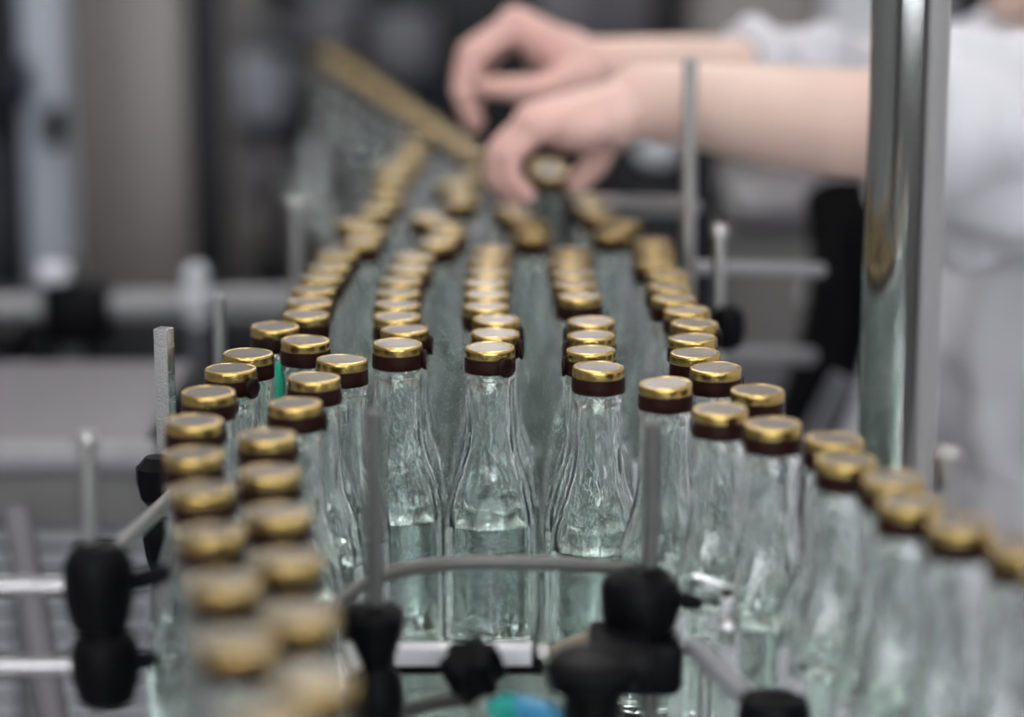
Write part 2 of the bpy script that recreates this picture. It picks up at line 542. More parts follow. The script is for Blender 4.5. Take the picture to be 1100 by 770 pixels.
# which way the brown pull tab of a seal points, degrees from the camera side, + to the right of the picture
TABS = {('C3', 0): 38, ('C3', 1): 80, ('C3', 2): 84, ('C2', 0): 92, ('C2', 1): 88, ('C4', 1): -92, ('C4', 2): -86, ('C4', 3): -120,
        ('A', 3): 55, ('A', 1): -15, ('B', 3): 88, ('C5', 3): 92, ('C2', 2): 120, ('C5', 1): 150}
GROUP = 'gold-capped spirit bottles on the conveyor table'

proto = thing('bottle', '', 'bottle', group=GROUP)
gl = obj('glass_body', glass_bm(), M['glass'], proto, angle=50)
lq = obj('liquid', liquid_bm(), M['liquid'], proto, angle=50)
cp = obj('cap', cap_bm(), M['gold'], proto)
dc = obj('top_disc', disc_bm(), M['disc'], cp)
dc['label'] = 'silver cap top'
sb = obj('seal_band', band_bm(), M['brown'], proto)
tb = obj('pull_tab', tab_bm(), M['tab'], sb)
ptree = kid_tree(proto)


def place_bottle(loc, yaw, label, tab, first, tilt=(0, 0), captilt=(0, 0)):
    if first:
        o = proto
    else:
        o = copy_tree(proto, ptree)
    o.location = loc
    o.rotation_euler = (tilt[0], tilt[1], R(yaw))
    o['label'] = label
    for ch in children_of(o):
        if ch.name.startswith('seal_band'):
            ch.rotation_euler = (0, 0, R(tab - yaw))
        if ch.name.startswith('cap') and captilt != (0, 0):
            ch.rotation_euler = (captilt[0], captilt[1], 0)
            ch.location = Vector((0, 0, 0.19)) - Matrix.Rotation(captilt[1], 3, 'Y') @ Matrix.Rotation(captilt[0], 3, 'X') @ Vector((0, 0, 0.19))
    return o


firstb = True
nb = 0
for key, lst in ROWS.items():
    items = list(enumerate(lst))
    if key == 'L':
        items = list(enumerate(sorted(lst, key=lambda p: p[1])))
    for i, (x, y, yaw) in items:
        tab = TABS.get((key, i), random.uniform(125, 235))
        ct = (R(random.uniform(-1.2, 1.2)), R(random.uniform(-1.5, 1.5)))
        if (key, i) == ('R', 0):
            ct = (R(1), R(-3))
        place_bottle((x, y, DECK + 0.0003), yaw, ROWTEXT[key] % ORD[i], tab, firstb, captilt=ct)
        firstb = False
        nb += 1

# the bottle the worker is lifting: leans back, cap end towards the camera
hb_cap = Vector((0.0300, 1.985, 1.176))
hb_base = Vector((0.0130, 2.080, 1.007))
ax = (hb_cap - hb_base).normalized()
hb = place_bottle(hb_cap - ax * 0.195, 0, 'bottle lifted between the fingers and thumb of the nearer hand, cap tilted forward', 180, False)
hb.rotation_mode = 'QUATERNION'
hx_ = (Vector((0, 1, 0)) - ax * ax.y).normalized()
hb.rotation_quaternion = Matrix((hx_, ax.cross(hx_), ax)).transposed().to_quaternion()

# ================================================================ guide posts, clamps and rails
GP = 'guide rail posts with black clamps'


def clamp_body(bm, c, r, h, rot=0.0, n=8):
    """a chunky moulded cross clamp: two tapered octagonal halves with a waist"""
    m = Matrix.Translation(c) @ Matrix.Rotation(rot, 4, 'Z')
    lathe(bm, [(r * 0.55, -h * 0.5), (r * 0.80, -h * 0.42), (r, -h * 0.12), (r, h * 0.22), (r * 0.92, h * 0.34), (r * 0.80, h * 0.42), (r * 0.45, h * 0.5)], 24, m)


def wing(bm, p, dirv, L, w, t):
    """thumb wing of a clamp: flat tapering paddle from p along dirv"""
    m = axis_mtx(p, Vector(p) + Vector(dirv))
    lathe(bm, [(w * 0.35, t * 0.9, 0), (w * 0.45, t, L * 0.2), (w * 0.8, t, L * 0.6), (w, t * 0.9, L * 0.85), (w * 0.85, t * 0.6, L)], 20, m)


# --- post at the left edge, two stacked clamps
Y = 1.17
top = at(93, 464, Y)
pa = at(97, 632, Y); pb = at(105, 716, Y)
px_, py_ = top.x, Y
g = thing('guide_post', 'steel guide post with two stacked black clamps at the left edge', 'guide post', (px_, py_, pb.z - 0.12), group=GP)
b = BM(); rod(b, (px_, py_, pb.z - 0.12), (px_, py_, top.z - 0.004), 0.0040)
lathe(b, [(0.0046, -0.008), (0.0050, -0.006), (0.0050, -0.001), (0.0044, 0.0)], 20, Matrix.Translation((px_, py_, top.z)))
part('rod', b, M['rod'], g)
b = BM(); clamp_body(b, Vector((px_ + 0.003, py_, pa.z)), 0.0172, 0.046, 0.2)
lathe(b, [(0.0118, 0), (0.0112, 0.004), (0.006, 0.0055)], 20, Matrix.Translation((px_ + 0.003, py_, pa.z + 0.0185)))
cl = part('clamp', b, M['black'], g)
b = BM(); wing(b, Vector((px_ + 0.016, py_ + 0.004, pa.z + 0.001)), (1, 0.15, 0.25), 0.022, 0.0090, 0.0050); part('wing_screw', b, M['rubber'], cl)
b = BM(); clamp_body(b, Vector((px_ + 0.005, py_, pb.z)), 0.0170, 0.040, 0.5)
lathe(b, [(0.0125, 0), (0.0115, 0.005), (0.006, 0.0065)], 20, Matrix.Translation((px_ + 0.005, py_, pb.z + 0.015)))
cl = part('clamp', b, M['black'], g)
b = BM(); wing(b, Vector((px_ + 0.017, py_ - 0.004, pb.z + 0.004)), (1, -0.1, 0.12), 0.014, 0.0075, 0.0045); part('wing_screw', b, M['rubber'], cl)
post_left = (px_, py_)

# horizontal carrying rods to an upright outside the frame
ux = -0.46
for nm, z, lab in (('carrying_rod', pa.z, 'short horizontal steel rod entering the upper clamp of the left edge post'),
                   ('carrying_rod', pb.z - 0.001, 'short horizontal steel rod entering the lower clamp of the left edge post')):
    b = BM(); rod(b, (ux, py_ + 0.002, z + 0.001), (px_ - 0.009, py_ + 0.002, z + 0.001), 0.0053)
    o = obj(nm, b, M['steel'])
    tag(o, lab, 'rod', 'horizontal carrying rods')
b = BM(); box(b, (ux - 0.03, py_ - 0.02, 0.0), (ux, py_ + 0.025, 1.15), 0.004)
tag(obj('upright_beam', b, M['frame']), 'square steel upright holding the two carrying rods', 'upright')

# --- square textured bar with knob and cone further back
Y = 1.455
t0 = at(176, 352, Y); k0 = at(168, 511, Y); k1 = at(169, 587, Y)
g = thing('guide_post', 'rough-faced square zinc bar in sharp focus at left of the bottles', 'guide post', (t0.x, Y, DECK - 0.05), group=GP)
mz = Matrix.Translation((t0.x, Y, 0)) @ Matrix.Rotation(R(-28), 4, 'Z')
b = BM(); box(b, (-0.0046, -0.0033, DECK - 0.05), (0.0046, 0.0040, t0.z), 0.0006, mz); part('bar', b, M['steel'], g)
b = BM(); box(b, (-0.0046, -0.0042, DECK - 0.02), (0.0046, -0.0034, t0.z - 0.0004), 0.0002, mz); part('textured_face', b, M['cast'], g)
b = BM(); lathe(b, [(0.007, -0.015), (0.0105, -0.011), (0.0128, 0.0), (0.0128, 0.008), (0.0098, 0.011), (0.0070, 0.0145)], 10, Matrix.Translation((k0.x + 0.002, Y - 0.010, k0.z)))
part('clamp', b, M['black'], g, angle=25)
b = BM(); lathe(b, [(0.0012, -0.022), (0.0050, -0.016), (0.0088, -0.003), (0.0104, 0.009), (0.0100, 0.015), (0.0076, 0.020)], 12, Matrix.Translation((k1.x + 0.003, Y - 0.010, k1.z)))
part('cone_screw', b, M['black'], g, angle=25)

# left guide rail running from the edge post past the zinc bar
ra, rb = at(126, 590, 1.185), at(191, 527, 1.43)
dirn = (rb - ra)
b = BM(); rod(b, ra - dirn * 0.02, rb + dirn * 0.35, 0.0044)
tag(obj('guide_rail', b, M['rod']), 'straight grey side rail running back from the left edge post', 'guide rail', 'guide rails')

# --- thin posts further back
def simple_post(px, py, Y, zb, r, label, capped=False, m='rod'):
    t = at(px, py, Y)
    o = thing('guide_post', label, 'guide post', (t.x, Y, zb), group=GP)
    b = BM(); rod(b, (t.x, Y, zb), (t.x, Y, t.z), r)
    part('rod', b, M[m], o)
    if capped:
        b = BM(); lathe(b, [(r * 1.02, 0), (r * 1.45, 0.001), (r * 1.45, 0.006), (r * 1.0, 0.009)], 20, Matrix.Translation((t.x, Y, t.z - 0.006)))
        part('end_cap', b, M['rod'], o)
    return o, t


DZ = DECK - 0.06
simple_post(235, 316, 1.66, DZ, 0.0044, 'plain thin steel post behind the zinc bar', False)
o, t = simple_post(318, 216, 2.02, DZ, 0.0062, 'blurred round-headed post at left of the far bottles', True)
o, t = simple_post(773, 245, 1.76, DZ, 0.0044, 'short round-headed post beside the right edge bottles', True)
b = BM(); lathe(b, [(0.007, -0.016), (0.0125, -0.012), (0.0145, 0), (0.0125, 0.012), (0.007, 0.016)], 14, Matrix.Translation((t.x + 0.006, 1.76, at(785, 352, 1.76).z)))
part('clamp', b, M['black'], o)
o, tt = simple_post(742, 61, 1.86, DZ, 0.0056, 'tall steel post standing in front of the forearm', False)
b = BM(); lathe(b, [(0.007, -0.02), (0.0135, -0.015), (0.0155, 0), (0.0135, 0.015), (0.007, 0.02)], 14, Matrix.Translation((tt.x, 1.86, DECK + 0.03)))
part('clamp', b, M['black'], o)
simple_post(1018, 486, 1.17, DZ, 0.0052, 'short capped post in front of the big steel column', True)

# horizontal bars on the right
p0, p1 = at(742, 287, 1.83), at(884, 290, 1.90)
b = BM(); rod(b, p0, p1, 0.0055)
tag(obj('cross_bar', b, M['dullrail']), 'pale horizontal bar behind the short round-headed post', 'bar', 'pale cross bars')
p0, p1 = at(640, 221, 2.06), at(744, 222, 1.90)
b = BM(); rod(b, p0, p1, 0.0085)
tag(obj('cross_bar', b, M['dullrail']), 'pale horizontal bar under the wrist, left of the tall post', 'bar', 'pale cross bars')
p0, p1 = at(776, 381, 2.02), at(872, 383, 2.10)
b = BM(); rod(b, p0, p1, 0.0070)
tag(obj('cross_bar', b, M['dullrail']), 'grey horizontal bar low beside the black hose', 'bar', 'pale cross bars')

# --- front wedge: two posts, bent rail, flat rail, clamps
Yl, Yr = 1.195, 1.225
tl, trr = at(401, 440, Yl), at(701, 453, Yr)
ul, ur = at(394, 686, Yl), at(698, 650, Yr)
g = thing('guide_post', 'blurred post with flared black clamp at left of the front wedge', 'guide post', (tl.x, Yl, ul.z - 0.07), group=GP)
b = BM(); rod(b, (tl.x, Yl, ul.z - 0.07), (tl.x, Yl, tl.z), 0.0042); part('rod', b, M['greyrod'], g)
x0 = tl.x - 0.002
b = BM()
lathe(b, [(0.008, -0.016), (0.0105, -0.012), (0.0140, -0.002), (0.0168, 0.008), (0.0168, 0.013), (0.0135, 0.0165), (0.007, 0.018)], 20, Matrix.Translation((x0, Yl, ul.z)))
lathe(b, [(0.009, -0.020), (0.0135, -0.014), (0.0150, 0.0), (0.0135, 0.012), (0.008, 0.020)], 20, Matrix.Translation((x0 + 0.001, Yl, ul.z - 0.032)))
part('clamp', b, M['black'], g)
b = BM(); rod(b, (x0 - 0.012, Yl - 0.016, ul.z + 0.003), (x0 - 0.0065, Yl - 0.017, ul.z - 0.010), 0.0034); part('screw', b, M['rod'], g)

g = thing('guide_post', 'post with bulky black double clamp at right of the front wedge', 'guide post', (trr.x, Yr, ur.z - 0.11), group=GP)
b = BM(); rod(b, (trr.x, Yr, ur.z - 0.11), (trr.x, Yr, trr.z), 0.0044); part('rod', b, M['greyrod'], g)
x0 = trr.x - 0.003
b = BM(); clamp_body(b, Vector((x0 - 0.002, Yr, ur.z + 0.001)), 0.0205, 0.036, 0.1)
lathe(b, [(0.010, 0), (0.0095, 0.004), (0.006, 0.005)], 18, Matrix.Translation((x0, Yr, ur.z + 0.016)))
cl = part('clamp', b, M['black'], g)
b = BM(); wing(b, Vector((x0 + 0.014, Yr, ur.z + 0.004)), (1, 0.1, -0.25), 0.016, 0.0065, 0.0042); part('wing_screw', b, M['rubber'], cl)
b = BM(); box(b, (x0 - 0.0175, Yr - 0.017, ur.z - 0.045), (x0 + 0.0195, Yr + 0.017, ur.z - 0.015), 0.006); part('lower_clamp', b, M['black'], g)
# forward block: broad T-shaped knob
fb = at(636, 722, 1.16)
b = BM()
lathe(b, [(0.012, -0.010), (0.0225, -0.006), (0.0235, 0.002), (0.019, 0.008), (0.008, 0.011)], 22, Matrix.Translation((fb.x, 1.16, fb.z)))
lathe(b, [(0.0105, -0.05), (0.0135, -0.044), (0.0145, -0.006)], 20, Matrix.Translation((fb.x, 1.16, fb.z)))
box(b, (fb.x, 1.16 - 0.006, fb.z - 0.006), (x0, Yr, fb.z + 0.006), 0.003)
part('tee_knob', b, M['black'], g)

zc = at(520, 604, 1.285).z


def onz(x, y, z):
    p = at(x, y, 1.0) - CAM
    t = (z - CAM.z) / p.z
    return CAM + p * t


pts = [onz(x, y, zc) for x, y in ((352, 664), (366, 645), (394, 626), (430, 613), (474, 606), (530, 604), (590, 605), (640, 608), (676, 611))]
b = BM(); tube(b, spline(pts, 6), 0.0037, 14)
tag(obj('bent_guide_rail', b, M['greyrod']), 'bent grey rod curving in front of the middle bottles', 'guide rail', 'guide rails')
p0, p1 = at(424, 703, 1.262), at(571, 702, 1.270)
fr = thing('flat_guide_rail', 'pale flat rail low in front of the middle bottles', 'guide rail', p0, group='guide rails')
b = BM()
m = axis_mtx(p0, p1)
box(b, (p0.x, p0.y - 0.004, p0.z - 0.0052), (p1.x, p1.y, p0.z + 0.0046), 0.0008)
part('bar', b, M['rail'], fr)
b = BM(); box(b, (p0.x - 0.012, p0.y - 0.0025, p0.z - 0.0105), (p1.x + 0.006, p1.y, p0.z - 0.0054), 0.001); part('backing_strip', b, M['black'], fr)
b = BM(); lathe(b, [(0.0030, 0), (0.0055, 0.003), (0.0058, 0.008), (0.0034, 0.011)], 12, axis_mtx((p1.x + 0.001, p1.y - 0.002, p1.z), (p1.x + 0.02, p1.y - 0.002, p1.z + 0.002)))
part('end_ferrule', b, M['rod'], fr)
q1 = Vector((x0 - 0.016, Yr + 0.012, at(655, 684, Yr).z))
b = BM(); rod(b, (p1.x + 0.011, p1.y - 0.002, p1.z + 0.001), q1, 0.0040)
cr = obj('coupling_rod', b, M['copper'])
tag(cr, 'brownish short rod linking the flat rail to the bulky clamp', 'rod')
# right hand continuation bars
p0, p1 = at(742, 692, 1.225), at(802, 748, 1.19)
b = BM(); m = axis_mtx(p0, p1); L = (p1 - p0).length
box(b, (-0.0045, -0.0045, 0), (0.0045, 0.0045, L), 0.001, m)
tag(obj('guide_rail', b, M['dullrail']), 'short pale bar slanting down from the bulky clamp', 'guide rail', 'guide rails')
p0 = at(765, 650, 1.245)
br = thing('rail_bracket', 'small bright steel bracket right of the bulky clamp', 'bracket', p0)
b = BM()
box(b, (-0.016, -0.002, 0.006), (0.008, 0.002, 0.014), 0.001, Matrix.Translation(p0) @ Matrix.Rotation(R(22), 4, 'Y'))
box(b, (0.004, -0.002, -0.022), (0.012, 0.002, 0.010), 0.001, Matrix.Translation(p0))
part('bent_plate', b, M['steel'], br)
b = BM(); lathe(b, [(0.0045, 0), (0.005, 0.001), (0.005, 0.005), (0.003, 0.006)], 6, axis_mtx(p0 + Vector((0.008, -0.002, -0.012)), p0 + Vector((0.008, -0.01, -0.012))))
part('bolt', b, M['rod'], br)
p0 = at(832, 764, 1.17)
b = BM(); lathe(b, [(0.010, -0.03), (0.016, -0.024), (0.0185, 0.0), (0.016, 0.007), (0.006, 0.009)], 18, Matrix.Translation(p0))
tag(obj('round_clamp', b, M['black']), 'black round clamp at the bottom edge where the short pale bar ends', 'clamp')
p0, p1 = at(758, 700, 1.235), at(760, 790, 1.235)
b = BM(); rod(b, (p0.x, 1.235, p1.z - 0.06), (p0.x, 1.235, p0.z), 0.0036)
tag(obj('support_rod', b, M['rod']), 'thin upright rod under the small bright bracket', 'rod')

# black fluted knob, nozzle and hose at the bottom centre
kp = at(508, 718, 1.20)
kn = thing('fluted_knob', 'black fluted star knob at the bottom centre in front of the flat rail', 'knob', kp)
mk = Matrix.Translation(kp) @ Matrix.Rotation(R(-20), 4, 'Y') @ Matrix.Rotation(R(18), 4, 'X')
b = BM()
lathe(b, [(0.0100, -0.0110), (0.0136, -0.0095), (0.0142, 0.0), (0.0138, 0.0090), (0.0115, 0.0105)], 60, mk,
      flute=lambda z, a: 1 + 0.11 * math.copysign(min(1, abs(math.cos(6 * a)) * 2.2), math.cos(6 * a)))
part('knob_head', b, M['black'], kn)
b = BM(); lathe(b, [(0.0058, -0.020), (0.0062, -0.017), (0.0062, -0.013), (0.0045, -0.0125), (0.0045, -0.008)], 18, mk)
part('threaded_stem', b, M['rod'], kn)
b = BM(); lathe(b, [(0.0075, -0.034), (0.0080, -0.032), (0.0080, -0.021), (0.0070, -0.0195)], 6, mk)
part('nut', b, M['rod'], kn, angle=20)
hp = [at(536, 766, 1.175), at(552, 760, 1.175), at(572, 762, 1.172), at(592, 770, 1.168), at(606, 786, 1.16), at(612, 812, 1.15)]
ho = thing('air_hose', 'blue hose with teal collar at the bottom edge beside the fluted knob', 'hose', hp[0])
b = BM(); tube(b, spline(hp, 6), 0.0062, 16); part('tube', b, M['blue'], ho)
b = BM(); tube(b, spline([at(531, 769, 1.175), at(541, 762, 1.175), at(556, 759.5, 1.174)], 4), 0.0076, 16); part('collar', b, M['teal'], ho, label='teal collar')
b = BM(); tube(b, spline([at(404, 790, 1.235), at(430, 768, 1.225), at(460, 757, 1.215), at(490, 752, 1.205), at(503, 752, 1.20)], 6), 0.0040, 14)
tag(obj('bent_rod', b, M['greyrod']), 'bent grey rod at the bottom edge left of the fluted knob', 'rod')

# green plastic guide strips glimpsed between the left rows
for (x, y, Yd, h, lab) in ((301, 392, 1.475, 0.055, 'green plastic peg between the left edge bottles'),):
    p = at(x, y, Yd)
    b = BM(); lathe(b, [(0.0030, 0), (0.0034, 0.002), (0.0034, h), (0.0026, h + 0.002)], 14, Matrix.Translation((p.x, Yd, p.z - h)))
    tag(obj('green_peg', b, M['green']), lab, 'peg')

# ================================================================ big steel column
pc = at(969, 300, 1.60)
col = thing('steel_column', 'big polished round steel column in front of the white coat', 'column', (pc.x, 1.60, 0))
b = BM(); lathe(b, [(0.0245, 0.012), (0.0255, 0.014), (0.0255, 0.018), (0.0255, 0.03), (0.0255, 1.93), (0.0255, 1.945), (0.0255, 1.95), (0.0245, 1.952)], 64, Matrix.Translation((pc.x, 1.60, 0)))
part('tube', b, M['post'], col)
b = BM(); lathe(b, [(0.06, 0), (0.06, 0.010), (0.03, 0.012)], 40, Matrix.Translation((pc.x, 1.60, 0))); part('base_flange', b, M['frame'], col)
b = BM(); lathe(b, [(0.027, 1.945), (0.0275, 1.95), (0.0275, 1.965), (0.02, 1.975)], 40, Matrix.Translation((pc.x, 1.60, 0))); part('top_cap', b, M['black'], col)

# ================================================================ machines and stands behind
# --- left: stainless side table with rolled front edge, lattice below
st = thing('side_table', 'grey stainless side table with a bright rolled front edge at left', 'table', (-0.75, 2.1, 0))
e0 = at(0, 492, 1.78)
ez = e0.z
sx0, sx1 = -1.35, at(172, 490, 1.78).x
b = BM(); box(b, (sx0, 1.78, ez - 0.012), (sx1 - 0.02, 2.12, ez - 0.002), 0.002); part('table_top', b, M['lilac'], st)
b = BM(); rod(b, (sx0, 1.775, ez + 0.002), (sx1, 1.775, ez + 0.002), 0.013); part('rolled_edge', b, M['dullrail'], st)
b = BM(); box(b, (sx0, 1.780, ez - 0.052), (sx1, 1.79, ez - 0.010), 0.002); part('front_apron', b, M['warm'], st)
for x in (sx0 + 0.05, -0.52):
    for y in (1.82, 2.08):
        b = BM(); box(b, (x - 0.02, y - 0.02, 0), (x + 0.02, y + 0.02, ez - 0.0125), 0.003); part('leg', b, M['frame'], st)
# slanting brace bar and the slatted guard under the table
p0, p1 = at(18, 548, 1.70), at(62, 790, 1.62)
pe = p0 + (p1 - p0) * ((p0.z - 0.004) / (p0.z - p1.z))
b = BM(); tube(b, [p0, p0.lerp(p1, 0.5), p1, pe], 0.0105, 14)
tag(obj('brace_bar', b, M['lilac']), 'pale slanting brace bar under the side table at lower left', 'brace')
gd = thing('slatted_guard', 'pale slatted guard panel under the side table at lower left', 'guard', (-0.5, 2.0, 0))
za, zb_ = at(60, 545, 2.0).z, at(60, 760, 2.0).z
b = BM()
k = 0
z = za
while z > zb_ - 0.15:
    box(b, (-0.72, 1.995, z - 0.012), (-0.245, 2.005, z), 0.002)
    z -= 0.019
part('slats', b, M['pale'], gd)
for x in (-0.71, at(62, 600, 2.0).x - 0.03, -0.25):
    b = BM(); box(b, (x - 0.008, 1.985, 0.0), (x + 0.008, 1.994, za + 0.004), 0.002); part('stile', b, M['mid'], gd)
bx = at(20, 640, 2.0)

# --- left: long horizontal rail with black clamp block and bright knob, blurred
Y = 2.32
r0, r1 = at(-60, 333, Y), at(318, 322, Y)
b = BM(); rod(b, r0, r1, 0.0135)
tag(obj('support_rail', b, M['dullrail']), 'thick pale horizontal rail across the left background', 'rail')
cb = at(85, 333, Y - 0.005)
k = thing('clamp_block', 'big blurred black clamp block on the thick pale rail', 'clamp', cb)
b = BM(); box(b, cb + Vector((-0.030, -0.030, -0.029)), cb + Vector((0.030, 0.030, 0.029)), 0.008); part('block', b, M['black'], k)
b = BM(); rod(b, (cb.x - 0.008, Y, 0.0), (cb.x - 0.008, Y, cb.z + 0.055), 0.010); part('upright_rod', b, M['mid'], k)
b = BM(); lathe(b, [(0.012, 0), (0.016, 0.002), (0.016, 0.014), (0.010, 0.018)], 18, Matrix.Translation((cb.x - 0.020, Y - 0.02, cb.z + 0.030))); part('knob', b, M['pale'], k)
kb = at(211, 318, Y - 0.03)
k = thing('rail_stand', 'bright round-headed stand in front of the thick pale rail', 'stand', (kb.x, Y - 0.03, 0.0))
b = BM(); rod(b, (kb.x, Y - 0.03, 0.0), (kb.x, Y - 0.03, kb.z + 0.02), 0.006); part('stem', b, M['mid'], k)
b = BM(); lathe(b, [(0.004, -0.034), (0.011, -0.016), (0.0145, -0.004), (0.0145, 0.004), (0.009, 0.008), (0.0115, 0.016), (0.0115, 0.024), (0.006, 0.030)], 20, Matrix.Translation((kb.x, Y - 0.03, kb.z)))
part('head', b, M['pale'], k)
b = BM(); tk = at(0, 345, 2.6)
box(b, (sx0, 2.38, 0.0), (at(312, 350, 2.4).x, 2.56, at(300, 344, 2.38).z), 0.006)
tag(obj('dark_kick_box', b, M['dark']), 'long low dark box behind the side table and the thick pale rail', 'box')

# --- left: steel cabinet with dark frame edge, blue-grey column, dark rack
Y = 3.30
cx0, cx1 = at(66, 150, Y).x, at(206, 150, Y).x
cab = thing('machine_cabinet', 'tall brushed steel machine cabinet at the left of the background', 'cabinet', ((cx0 + cx1) / 2, Y + 0.3, 0))
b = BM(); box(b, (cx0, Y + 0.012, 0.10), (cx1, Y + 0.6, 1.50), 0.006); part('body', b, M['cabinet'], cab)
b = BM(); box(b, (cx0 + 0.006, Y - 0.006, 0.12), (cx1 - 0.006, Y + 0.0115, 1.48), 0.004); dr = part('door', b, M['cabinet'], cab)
b = BM(); box(b, (cx0 + 0.02, Y - 0.03, 0.55), (cx0 + 0.035, Y - 0.008, 0.72), 0.004); part('handle', b, M['black'], dr)
b = BM(); box(b, (cx0 + 0.01, Y + 0.03, 0), (cx1 - 0.01, Y + 0.58, 0.099), 0.0); part('plinth', b, M['black'], cab)
fx0, fx1 = at(209, 150, Y).x, at(238, 150, Y).x
b = BM(); box(b, (fx0, Y - 0.02, 0), (fx1, Y + 0.05, 1.52), 0.004)
tag(obj('black_frame_post', b, M['dark']), 'tall black frame post along the cabinet edge', 'frame post')
Y = 3.0
bx0, bx1 = at(24, 150, Y).x, at(68, 150, Y).x
bc = thing('blue_grey_column', 'pale blue-grey machine column left of the steel cabinet', 'column', ((bx0 + bx1) / 2, Y, 0))
b = BM(); box(b, (bx0, Y, 0), (bx1, Y + 0.08, 1.45), 0.008); part('post', b, M['bluegrey'], bc)
h0, h1 = at(62, 112, Y).z, at(62, 155, Y).z
hx = at(62, 130, Y).x
b = BM(); box(b, (hx - 0.012, Y - 0.04, h1), (hx + 0.012, Y - 0.001, h0), 0.006); part('handle', b, M['black'], bc)
h0, h1 = at(25, 62, Y).z, at(25, 108, Y).z
hx = at(24, 90, Y).x
b = BM(); box(b, (hx - 0.02, Y - 0.05, h1), (hx + 0.014, Y - 0.001, h0), 0.008); part('latch', b, M['navy'], bc)
Y = 3.15
rk = thing('dark_rack', 'dark navy equipment rack at the far left edge', 'rack', (at(-40, 100, Y).x, Y, 0))
rx0, rx1 = at(-110, 100, Y).x, at(22, 100, Y).x
b = BM(); box(b, (rx0, Y, 0), (rx1, Y + 0.5, 1.5), 0.01); part('body', b, M['navy'], rk)
for zz in (0.35, 0.72, 1.05):
    b = BM(); box(b, (rx0 + 0.015, Y - 0.02, zz), (rx1 - 0.012, Y - 0.0005, zz + 0.26), 0.006); dr = part('drawer', b, M['dark'], rk)
    b = BM(); rod(b, (rx0 + 0.04, Y - 0.035, zz + 0.13), (rx1 - 0.03, Y - 0.035, zz + 0.13), 0.006)
    for xx in (rx0 + 0.05, rx1 - 0.04):
        rod(b, (xx, Y - 0.035, zz + 0.13), (xx, Y - 0.019, zz + 0.13), 0.004)
    part('handle', b, M['mid'], dr)

# --- centre: dark filling machine behind the diagonal file
Y = 4.3
def X(px, Y): return at(px, 150, Y).x
def Z(py, Y): return at(550, py, Y).z
fm = thing('filling_machine', 'dark blurred filling machine with grey modules behind the bottles', 'machine', (-0.05, Y, 0))
b = BM(); box(b, (X(236, Y), Y, 0.0), (X(722, Y), Y + 0.6, 1.46), 0.01); part('carcass', b, M['dark'], fm)
def module(name, x0, x1, y0, y1, dep, m, bev=0.01, YY=Y):
    b = BM(); box(b, (X(x0, YY), YY - dep, Z(y1, YY)), (X(x1, YY), YY - 0.001, Z(y0, YY)), bev)
    return part(name, b, M[m], fm)
module('upper_panel', 238, 292, -60, 58, 0.05, 'warm')
module('grey_module', 240, 316, 55, 118, 0.22, 'bluegrey')
md = module('motor_housing', 246, 330, 142, 212, 0.25, 'lilac', 0.02)
module('black_module', 318, 352, 160, 250, 0.2, 'navy')
module('grey_module', 320, 400, -60, 14, 0.12, 'mid')
module('bronze_module', 320, 388, 55, 100, 0.10, 'warm', 0.015)
module('grey_module', 400, 470, 10, 62, 0.15, 'mid', 0.015)
module('dark_module', 442, 486, 70, 118, 0.2, 'navy', 0.01)
module('lilac_panel', 575, 640, -60, 60, 0.10, 'lilac')
module('lilac_panel', 642, 700, -60, 60, 0.06, 'lilac')
module('dark_strip', 700, 742, -60, 130, 0.12, 'dark', 0.004)
module('grey_module', 244, 300, 232, 262, 0.3, 'warm', 0.02)
module('grey_module', 262, 312, 272, 300, 0.3, 'mid', 0.02)
for (cxp, cyp, r_, m_) in ((268, 255, 0.05, 'warm'), (300, 285, 0.035, 'mid'), (428, 52, 0.05, 'mid'), (352, 30, 0.04, 'mid')):
    p = at(cxp, cyp, Y - 0.32)
    b = BM(); lathe(b, [(r_ * 0.8, -0.02), (r_, -0.015), (r_, 0.015), (r_ * 0.8, 0.02)], 24, Matrix.Translation((p.x, Y - 0.32, p.z)) @ Matrix.Rotation(R(90), 4, 'X'))
    rod(b, (p.x, Y - 0.31, p.z), (p.x, Y - 0.002, p.z), 0.012)
    part('hand_wheel', b, M[m_], fm)
pts = [at(400, 40, Y - 0.18), at(380, 90, Y - 0.25), at(330, 128, Y - 0.3), at(300, 150, Y - 0.28)]
b = BM(); tube(b, spline(pts, 6), 0.02, 12); part('hose', b, M['rubber'], fm)
pts = [at(250, 20, Y - 0.1), at(320, 38, Y - 0.2), at(380, 60, Y - 0.2), at(470, 66, Y - 0.12)]
b = BM(); tube(b, spline(pts, 6), 0.014, 12); part('hose', b, M['mid'], fm)
p = at(8, 376, 2.25)
b = BM(); box(b, (p.x - 0.10, 2.22, 0.0), (at(21, 376, 2.25).x, 2.30, at(10, 352, 2.25).z), 0.006)
tag(obj('black_motor_box', b, M['black']), 'black box at the left edge just below the thick pale rail', 'box')
# clear guard jar and grey chute left of the far file, pale teal
p = at(372, 205, 2.95)
b = BM(); box(b, (X(345, 3.7), 3.70, 0.0), (X(420, 3.7), 3.78, Z(150, 3.7)), 0.02)
tag(obj('grey_chute', b, M['bluegrey']), 'blurred blue-grey chute beside the far file of bottles', 'chute')
b = BM(); box(b, (X(284, 3.6), 3.55, 0.0), (X(345, 3.6), 3.66, Z(178, 3.6)), 0.02)
tag(obj('black_column', b, M['dark']), 'blurred black column left of the far bottle file', 'column')

